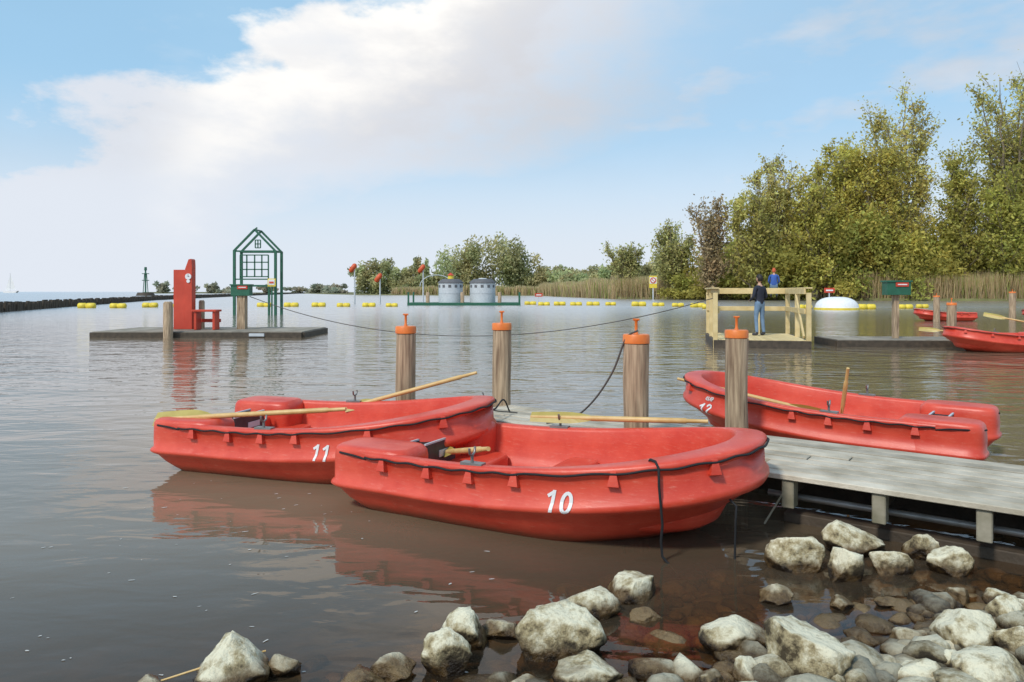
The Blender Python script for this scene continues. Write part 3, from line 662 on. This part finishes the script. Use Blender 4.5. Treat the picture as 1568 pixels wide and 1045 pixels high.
# ---------------------------------------------------------------- pine landing stage
e=empty('pine_landing_stage',(5.45,19.25,0),math.radians(-12)); mb=MB()
Xa,Xb,Ya,Yb=0,2.35,0,3.3; zd=.22
for i in range(16): mb.box((Xa+(i+.5)*(Xb-Xa)/16,(Ya+Yb)/2,zd-.025),((Xb-Xa)/16-.012,Yb-Ya,.05),0)
mb.box(((Xa+Xb)/2,Ya-.04,.08),(Xb-Xa+.1,.08,.26),1); mb.box(((Xa+Xb)/2,Yb+.04,.08),(Xb-Xa,.08,.26),1); mb.box((Xa-.04,(Ya+Yb)/2,.08),(.08,Yb-Ya,.26),1); mb.box((Xb+.04,(Ya+Yb)/2,.08),(.08,Yb-Ya,.26),1)
ph=1.50
for x_,y_ in((Xa,Ya),(Xa,Yb),(Xb,Ya),(Xb,Yb),((Xa+Xb)/2+.3,Yb),(Xa,(Ya+Yb)/2),(Xb,(Ya+Yb)/2)): mb.box((x_,y_,(ph-.4)/2),(.12,.12,ph+.4-.06),0)
for z_ in(ph,.98):
    mb.box(((Xa+Xb)/2,Yb-.085,z_),(Xb-Xa+.1,.05,.14),0)
    mb.box((Xa+.085,(Ya+Yb)/2-.06,z_+.003),(.05,Yb-Ya-.2,.14),0); mb.box((Xb-.085,(Ya+Yb)/2-.06,z_+.003),(.05,Yb-Ya-.2,.14),0)
mb.box(((Xa+Xb)/2,Yb,ph+.09),(Xb-Xa+.2,.16,.04),0); mb.box((Xa,(Ya+Yb)/2-.1,ph+.092),(.16,Yb-Ya,.04),0); mb.box((Xb,(Ya+Yb)/2-.1,ph+.092),(.16,Yb-Ya,.04),0)
mb.beam((Xb-.1,Ya+.1,.3),(Xb-.1,Ya+1.3,1.4),.05,.1,0)
mb.obj('timber',['pine','darkwood'],parent=e,bevel=.008)
e=empty('jetty',(8.9,20.3,0),math.radians(-4)); mb=MB()
for i in range(30): mb.box((.1+i*.2,0,.17),(.19,1.6,.05),0)
mb.box((3,-.84,.08),(6.1,.08,.2),1); mb.box((3,.84,.08),(6.1,.08,.2),1); mb.box((-.04,0,.08),(.08,1.6,.2),1)
mb.obj('jetty_deck',['plank2','darkwood'],parent=e)
signbox(1371,20.2,433,.14)
for px,Y,zt,d in((1434,36,1.3,.30),(1550,36,1.5,.30),(1457,19.6,1.2,.24)): post(at(px,0,Y)[0],Y,d,zt)
mb=MB(); Y=100; x,_,z=at(1000,432,Y); mb.box((x,Y,z),(1.1,.06,1.7),0); mb.box((x,Y-.04,z+.2),(.95,.03,.9),1); mb.tube([(x,Y-.06,z+.2),(x,Y-.08,z+.2)],[.42,.42],18,2); mb.tube([(x,Y-.085,z+.2),(x,Y-.09,z+.2)],[.28,.28],18,1); mb.box((x,Y-.1,z+.2),(.6,.02,.09),2,R=Matrix.Rotation(.8,3,'Y')); mb.beam((x,Y+.05,z-.8),(x,Y+.05,-.5),.14,.14,3); mb.obj('prohibition_sign',['yellow','white','redpaint','greypaint'])
for px,py,Y in((825,452,85),(1270,445,62)):
    mb=MB(); x,_,z=at(px,py,Y); mb.box((x,Y,z),(.9,.05,.42),0); mb.box((x,Y-.03,z),(.6,.02,.12),1); mb.beam((x,Y+.05,z),(x,Y+.05,-.3),.08,.08,2); mb.obj('warning_board',['redpaint','white','greypaint'])
# ---------------------------------------------------------------- people
def person(name,loc,rz,sc,J,mats):
    nodes=[];edges=[];rad=[];em=[];idx={}
    for k,(p,r) in J['n'].items(): idx[k]=len(nodes); nodes.append(Vector(p)); rad.append(r)
    for a,b,m in J['e']: edges.append((idx[a],idx[b])); em.append(m)
    for s in('l','r'):
        wp=nodes[idx['wr_'+s]]; hp_=nodes[idx['hand_'+s]]; d=(hp_-wp).normalized(); side=Vector((1,0,0)) if abs(d.x)<.7 else Vector((0,1,0)); side=(side-d*side.dot(d)).normalized(); cur=d.cross(side)
        for k_,(o,l) in enumerate(((-.03,.062),(-.01,.074),(.01,.07),(.03,.052))):
            b=hp_+side*o; i0=len(nodes); p1=b+d*l*.45+cur*.006; p2=p1+d*l*.35+cur*.02; p3=p2+d*l*.25+cur*.02
            for q,r in((b-d*.02,.009),(p1,.0085),(p2,.008),(p3,.007)): nodes.append(q);rad.append(r)
            for q in range(3): edges.append((i0+q,i0+q+1)); em.append('skin')
        b=wp+(hp_-wp)*.45; sg=-1; i0=len(nodes)
        for q,r in((b,.011),(b+side*sg*.035+d*.02,.010),(b+side*sg*.05+d*.05,.009)): nodes.append(q);rad.append(r)
        for q in range(2): edges.append((i0+q,i0+q+1)); em.append('skin')
    me=bpy.data.meshes.new(name); me.from_pydata(nodes,edges,[]); o=bpy.data.objects.new(name,me); scene.collection.objects.link(o)
    o.modifiers.new('s','SKIN')
    for i,r in enumerate(rad):
        rr=r if hasattr(r,'__len__') else (r,r); me.skin_vertices[0].data[i].radius=rr; me.skin_vertices[0].data[i].use_root=(i==0)
    sb=o.modifiers.new('u','SUBSURF'); sb.levels=2; sb.render_levels=2
    bpy.context.view_layer.update()
    m2=bpy.data.meshes.new_from_object(o.evaluated_get(bpy.context.evaluated_depsgraph_get())); bpy.data.objects.remove(o)
    names=list(mats.keys()); mb=MB()
    segs=[(nodes[a],nodes[b],names.index(m)) for (a,b),m in zip(edges,em)]
    mb.v=[tuple(v.co) for v in m2.vertices]
    for p in m2.polygons:
        c=p.center; best=None;bd=9
        for a,b,m in segs:
            ab=b-a; t=max(0,min(1,(c-a).dot(ab)/max(ab.length_squared,1e-9))); dd_=(a+ab*t-c).length
            if dd_<bd: bd=dd_;best=m
        mb.f.append(list(p.vertices)); mb.m.append(best); mb.s.append(True)
    H=Vector(J['head']); n_=20; m_=14
    def headpt(th,ph,k=1,hair=False):
        x=math.sin(ph)*math.cos(th); y=math.sin(ph)*math.sin(th); z=math.cos(ph)
        px,py,pz=x*.077,y*.098,z*.118
        if z<0: px*=1+.25*z; py*=1+.12*z
        if not hair and y>.5 and abs(x)<.22 and -.35<z<.15: py+=.022*(1-abs(x)/.22)
        if not hair and y>.5 and abs(abs(x)-.35)<.15 and 0<z<.2: py-=.006
        return Vector((px*k,py*k,pz*k))
    for hair in(False,True):
        vs=[];fs=[]
        for j in range(m_+1):
            for i in range(n_):
                ph=pi*j/m_; th=2*pi*i/n_
                if hair:
                    p=headpt(th,ph,1.10,True); p+=Vector((0,-.008,.012)); p*=1+.05*mn.noise(p*40)
                else: p=headpt(th,ph)
                vs.append(H+p)
        for j in range(m_):
            for i in range(n_):
                th=2*pi*(i+.5)/n_; ph=pi*(j+.5)/m_
                if hair:
                    front=math.sin(th)*math.sin(ph); lim=.35 if front>.35 else (-.05 if front>-.1 else -.62)
                    if math.cos(ph)<lim: continue
                fs.append((j*n_+i,j*n_+(i+1)%n_,(j+1)*n_+(i+1)%n_,(j+1)*n_+i))
        mb.add(vs,fs,names.index('hair' if hair else 'skin'),True)
    for s in(-1,1): mb.tube([H+Vector((s*.07,-.005,-.03)),H+Vector((s*.085,-.012,0)),H+Vector((s*.08,-.01,.025))],[.010,.014,.010],8,names.index('skin'))
    for s in(-1,1): mb.tube([H+Vector((s*.03,.086,.005)),H+Vector((s*.03,.092,.005))],[.012,.008],8,names.index('hair'))
    mb.tube([H+Vector((-.022,.080,-.055)),H+Vector((0,.090,-.056)),H+Vector((.022,.080,-.055))],.005,6,names.index('skin'))
    ob=mb.obj(name,[mats[k] for k in names],loc=loc,rot=(0,0,rz)); ob.scale=(sc,sc,sc); return ob
def stand_pose():
    n={'pel':((0,0,.92),(.15,.11)),'waist':((0,0,1.06),(.135,.10)),'chest':((0,.0,1.26),(.165,.12)),'shb':((0,-.005,1.40),(.12,.09)),'neck':((0,0,1.48),(.052,.052)),'hd':((0,.01,1.56),(.05,.05)),
    'sh_l':((-.17,0,1.38),(.062,.062)),'sh_r':((.17,0,1.38),(.062,.062)),'el_l':((-.25,-.02,1.12),(.046,.046)),'el_r':((.25,-.02,1.12),(.046,.046)),
    'wr_l':((-.20,.17,1.02),(.032,.032)),'wr_r':((.19,.18,1.04),(.032,.032)),'hand_l':((-.15,.24,1.02),(.030,.036)),'hand_r':((.14,.25,1.05),(.030,.036)),
    'hip_l':((-.09,0,.88),(.088,.095)),'hip_r':((.09,0,.88),(.088,.095)),'kn_l':((-.11,.03,.50),(.058,.062)),'kn_r':((.12,.02,.50),(.058,.062)),
    'an_l':((-.12,-.02,.10),(.044,.048)),'an_r':((.15,-.01,.10),(.044,.048)),'he_l':((-.12,-.03,.045),(.042,.042)),'he_r':((.15,-.03,.045),(.042,.042)),'to_l':((-.14,.15,.035),(.042,.030)),'to_r':((.18,.15,.035),(.042,.030))}
    e_=[('pel','waist','top'),('waist','chest','top'),('chest','shb','top'),('shb','neck','skin'),('neck','hd','skin')]
    for s in 'lr': e_+=[('shb','sh_'+s,'top'),('sh_'+s,'el_'+s,'top'),('el_'+s,'wr_'+s,'top'),('wr_'+s,'hand_'+s,'skin'),('pel','hip_'+s,'legs'),('hip_'+s,'kn_'+s,'legs'),('kn_'+s,'an_'+s,'legs'),('an_'+s,'he_'+s,'shoe'),('he_'+s,'to_'+s,'shoe')]
    return {'n':n,'e':e_,'head':(0,.015,1.65)}
person('boy_standing',(7.22,20.95,zd),math.radians(25),1.0,stand_pose(),{'top':'navy','legs':'jeans','skin':'skin','hair':'hair','shoe':'shoe'})
J=stand_pose()
upd={'kn_l':((-.12,.38,.86),(.06,.06)),'kn_r':((.12,.38,.86),(.06,.06)),'an_l':((-.12,.40,.48),(.044,.048)),'an_r':((.12,.42,.48),(.044,.048)),'he_l':((-.12,.39,.43),(.042,.042)),'he_r':((.12,.41,.43),(.042,.042)),'to_l':((-.12,.56,.40),(.04,.03)),'to_r':((.12,.58,.40),(.04,.03)),
 'hip_l':((-.09,.04,.88),(.088,.095)),'hip_r':((.09,.04,.88),(.088,.095)),'chest':((0,.06,1.24),(.16,.12)),'shb':((0,.10,1.36),(.12,.09)),'neck':((0,.13,1.43),(.05,.05)),'hd':((0,.15,1.50),(.05,.05)),'sh_l':((-.17,.10,1.34),(.06,.06)),'sh_r':((.17,.10,1.34),(.06,.06)),
 'el_l':((-.22,.15,1.10),(.045,.045)),'el_r':((.22,.15,1.10),(.045,.045)),'wr_l':((-.15,.30,.99),(.032,.032)),'wr_r':((.15,.30,.99),(.032,.032)),'hand_l':((-.13,.38,.98),(.03,.036)),'hand_r':((.13,.38,.98),(.03,.036))}
J['n'].update(upd); J['head']=(0,.17,1.58)
s_=.68
person('child_sitting',(8.03,22.03,ph+.11-.80*s_),math.radians(-20),s_,J,{'top':'bluej','legs':'jeans','skin':'skin','hair':'cap','shoe':'shoe'})
# ---------------------------------------------------------------- vegetation
def cards(P,size,rg,asp=1.8):
    n=len(P); a=rg.normal(size=(n,3)); a/=np.linalg.norm(a,axis=1)[:,None]; b=rg.normal(size=(n,3)); b-=a*(a*b).sum(1)[:,None]; b/=np.linalg.norm(b,axis=1)[:,None]
    s=(size*rg.uniform(.5,1.35,n))[:,None]; a=a*s*asp*.5; b=b*s*.5
    V=np.stack([P-a,P-b*.9,P+a,P+b*.9],1).reshape(-1,3); F=np.arange(4*n).reshape(-1,4); return V,F
def tree(name,x,y,h,w,seed,nleaf,leaf,col,base=.4):
    rg=np.random.default_rng(seed); mb=MB(); clumps=[]
    stems=int(rg.integers(5,8))
    for s in range(stems):
        a=2*pi*s/stems+rg.uniform(-.5,.5); lean=rg.uniform(.1,1.0); hh=h*(1-.30*lean*rg.uniform(.3,1))
        tip=np.array([math.cos(a)*w*.42*lean,math.sin(a)*w*.34*lean,hh*.93]); p0=np.array([rg.uniform(-.4,.4),rg.uniform(-.4,.4),0.])
        mid=tip*np.array([.35,.35,.45])+rg.normal(size=3)*np.array([.03,.03,.01])*h
        K=14; ts=np.linspace(0,1,K); ax=[(1-t)**2*p0+2*t*(1-t)*mid+t*t*tip+rg.normal(size=3)*.006*h for t in ts]
        r0=.009*h; mb.tube([Vector(p) for p in ax],[r0*(1-t)**.8+.03 for t in ts],6,0,False)
        for i in range(23):
            t=rg.uniform(.12,1.0); j=int(t*(K-1)); p=ax[j]; aa=rg.uniform(0,2*pi); ln=h*rg.uniform(.08,.22)*(1.25-t*.70)*(w/h*1.9)**.5
            d=np.array([math.cos(aa),math.sin(aa),rg.uniform(.6,2.3)]); d/=np.linalg.norm(d)
            q=p+d*ln+np.array([0,0,ln*.1]); m_=(p+q)/2+np.array([d[0],d[1],-.3])*.08*ln
            rb=r0*(1-t)*.4+.04; mb.tube([Vector(p),Vector(m_),Vector(q)],[rb,rb*.6,.025],4,0,False)
            br=rg.uniform(.65,1.25)
            for k in range(6):
                tt=rg.uniform(.10,1); p2=p+(q-p)*tt; a2=rg.uniform(0,2*pi); d2=d*.8+np.array([math.cos(a2)*.8,math.sin(a2)*.8,rg.uniform(-.1,.9)]); d2/=np.linalg.norm(d2); l2=ln*rg.uniform(.3,.8); q2=p2+d2*l2
                mb.tube([Vector(p2),Vector(q2)],[.04,.018],3,0,False)
                clumps.append((p2,q2,br*rg.uniform(.85,1.15),l2))
    per=max(4,nleaf/len(clumps)); LP=[];LC=[]
    for p2,q2,br,l2 in clumps:
        k=int(per*rg.uniform(.2,1.8)*(1.35-.85*min(1,p2[2]/h)))
        if k<1: continue
        t=rg.uniform(-.1,1.2,k)[:,None]; P=p2+(q2-p2)*t+rg.normal(size=(k,3))*(l2*.17+.20)
        P=P[P[:,2]>.3]; k=len(P)
        LP.append(P); c=np.array(col)*br; cc=np.tile(c,(k,1))*rg.uniform(.7,1.3,(k,1)); cc[:,0]*=rg.uniform(.92,1.10); LC.append(cc)
    P=np.concatenate(LP); C=np.concatenate(LC); V,F=cards(P,leaf,rg)
    e=empty(name,(x,y,base)); mb.obj('trunk_and_limbs',['bark'],parent=e)
    o=npmesh('foliage',V,F,M['leaf'],np.repeat(np.clip(C,0,.8),4,0)); o.parent=e
T=[(84,122,41.5,21,13000,(.56,.52,.17)),(95,128,38,17,9000,(.54,.51,.17)),(68.5,126,40,14,11000,(.66,.58,.20)),(57.5,125,30,15,13000,(.60,.54,.14)),(46,126,26.5,13,8000,(.63,.56,.20)),
(51,121,22,12,10000,(.57,.52,.14)),(63,122,27,13,11000,(.61,.53,.14)),(75.5,121,27,13,10000,(.52,.49,.14)),(35.5,126,18.5,11,4200,(.50,.39,.22)),(41,122,19.5,11,9000,(.58,.53,.17)),
(31.5,140,15.5,12,7000,(.50,.49,.20)),(24.5,152,12,11,5000,(.52,.51,.22)),(80,115,21,14,10000,(.50,.49,.13)),(90,117,25,13,9000,(.50,.49,.13)),(102,120,36,16,7000,(.56,.52,.18)),(53,130,25,11,5000,(.60,.53,.17)),(61,131,31,12,6000,(.60,.53,.17))]
for i,t in enumerate(T): tree('willow_tree',t[0],t[1],t[2],t[3],100+i,int(t[4]*1.35),.34,t[5])
def bushes(name,blobs,leaf,per,seed,col):
    rg=np.random.default_rng(seed); LP=[];LC=[]
    for (x,y,h,w) in blobs:
        nsub=16
        for s in range(nsub):
            c=np.array([x+rg.normal()*w*.27,y+rg.normal()*w*.2,h*rg.uniform(.12,.80)]); r=np.array([w*.18,w*.18,h*rg.uniform(.12,.24)])
            k=int(per/nsub); d=rg.normal(size=(k,3)); d/=np.linalg.norm(d,axis=1)[:,None]; P=c+d*r*rg.uniform(.3,1.5,(k,1))**.8
            P=P[P[:,2]>.2]; cc=np.tile(np.array(col)*rg.uniform(.7,1.2),(len(P),1))*rg.uniform(.65,1.35,(len(P),1)); cc[:,0]*=rg.uniform(.90,1.15)
            LP.append(P);LC.append(cc)
    P=np.concatenate(LP);C=np.concatenate(LC); V,F=cards(P,leaf,rg); return npmesh(name,V,F,M['leaf'],np.repeat(np.clip(C,0,.8),4,0))
rg=np.random.default_rng(77)
bl=[]
for i in range(54):
    x=rg.uniform(33,110); y=118+rg.uniform(0,14)+(12 if x<45 else 0); hm=np.interp(x,[30,45,60,80,110],[8,13,16,17,17]); bl.append((x,y,hm*rg.uniform(.5,1.05),rg.uniform(7,12)))
bushes('undergrowth',bl,.40,3000,5,(.50,.48,.13))
far=[(-13,330,29,24),(-3,330,28,18),(-26,332,22,20),(4,328,20,14),(-20,330,24,14),(12,332,14,14),(20,332,13,20),(32,325,13,18),(44,330,15,16),(-63,345,17.5,13),(-54,345,14,12),(-70,345,15,13),(-43,340,19,6),(-36,340,11,16),(-48,342,9,18),(38,240,13,9),(30,240,10,9),(55,260,16,12),(24,260,9,12),(48,250,12,10)]
bushes('distant_tree_line',far,.85,3200,9,(.50,.50,.26))  # distance haze put into the leaf colour, lighter and bluer
far=[(-150,560,8,12),(-140,560,6,14),(-128,520,7,10),(-168,570,5,16),(-118,480,5,12),(-250,600,9,10),(-292,600,10,10),(-235,600,5,16),(-275,600,6,14),(-205,600,7,10)]
bushes('distant_shrubs',far,1.6,700,10,(.46,.46,.34))  # farther shrubs: still more haze in the base colour
mb=MB(); mb.add([(-310,592,.0),(-225,592,0),(-225,606,1.2),(-310,606,1.2)],[(0,1,2,3)]); mb.obj('far_spit',['grass'])
def reeds(name,path,depth,n,hmin,hmax,wd,seed):
    rg=np.random.default_rng(seed); path=np.array(path,float)
    ln=np.linalg.norm(np.diff(path,axis=0),axis=1); seg=rg.choice(len(path)-1,n,p=ln/ln.sum()); t=rg.random((n,1))
    P=path[seg]*(1-t)+path[seg+1]*t; P=P+np.stack([rg.normal(size=n)*.5,rg.random(n)*depth],1)
    patch=np.array([mn.noise(Vector((p[0]*.16,p[1]*.1,2))) for p in P])
    h=rg.uniform(hmin,hmax,n)*(1+.28*patch); ang=rg.uniform(0,pi,n); lean=rg.normal(size=(n,2))*.09
    dx=np.cos(ang)*wd; dy=np.sin(ang)*wd
    b0=np.stack([P[:,0]-dx,P[:,1]-dy,np.full(n,-.1)],1); b1=np.stack([P[:,0]+dx,P[:,1]+dy,np.full(n,-.1)],1)
    tp=np.stack([P[:,0]+lean[:,0]*h,P[:,1]+lean[:,1]*h,h],1); t2=tp+np.stack([dx*.5,dy*.5,np.zeros(n)],1)
    V=np.stack([b0,b1,b1*.2+t2*.8,tp],1).reshape(-1,3); F=np.arange(4*n).reshape(-1,4)
    c=np.array([.74,.58,.34])*rg.uniform(.6,1.1,(n,1)); gr=rg.random(n)<.2; c[gr]=np.array([.42,.46,.16])
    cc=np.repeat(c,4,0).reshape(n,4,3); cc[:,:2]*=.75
    return npmesh(name,V,F,M['leaf'],cc.reshape(-1,3))
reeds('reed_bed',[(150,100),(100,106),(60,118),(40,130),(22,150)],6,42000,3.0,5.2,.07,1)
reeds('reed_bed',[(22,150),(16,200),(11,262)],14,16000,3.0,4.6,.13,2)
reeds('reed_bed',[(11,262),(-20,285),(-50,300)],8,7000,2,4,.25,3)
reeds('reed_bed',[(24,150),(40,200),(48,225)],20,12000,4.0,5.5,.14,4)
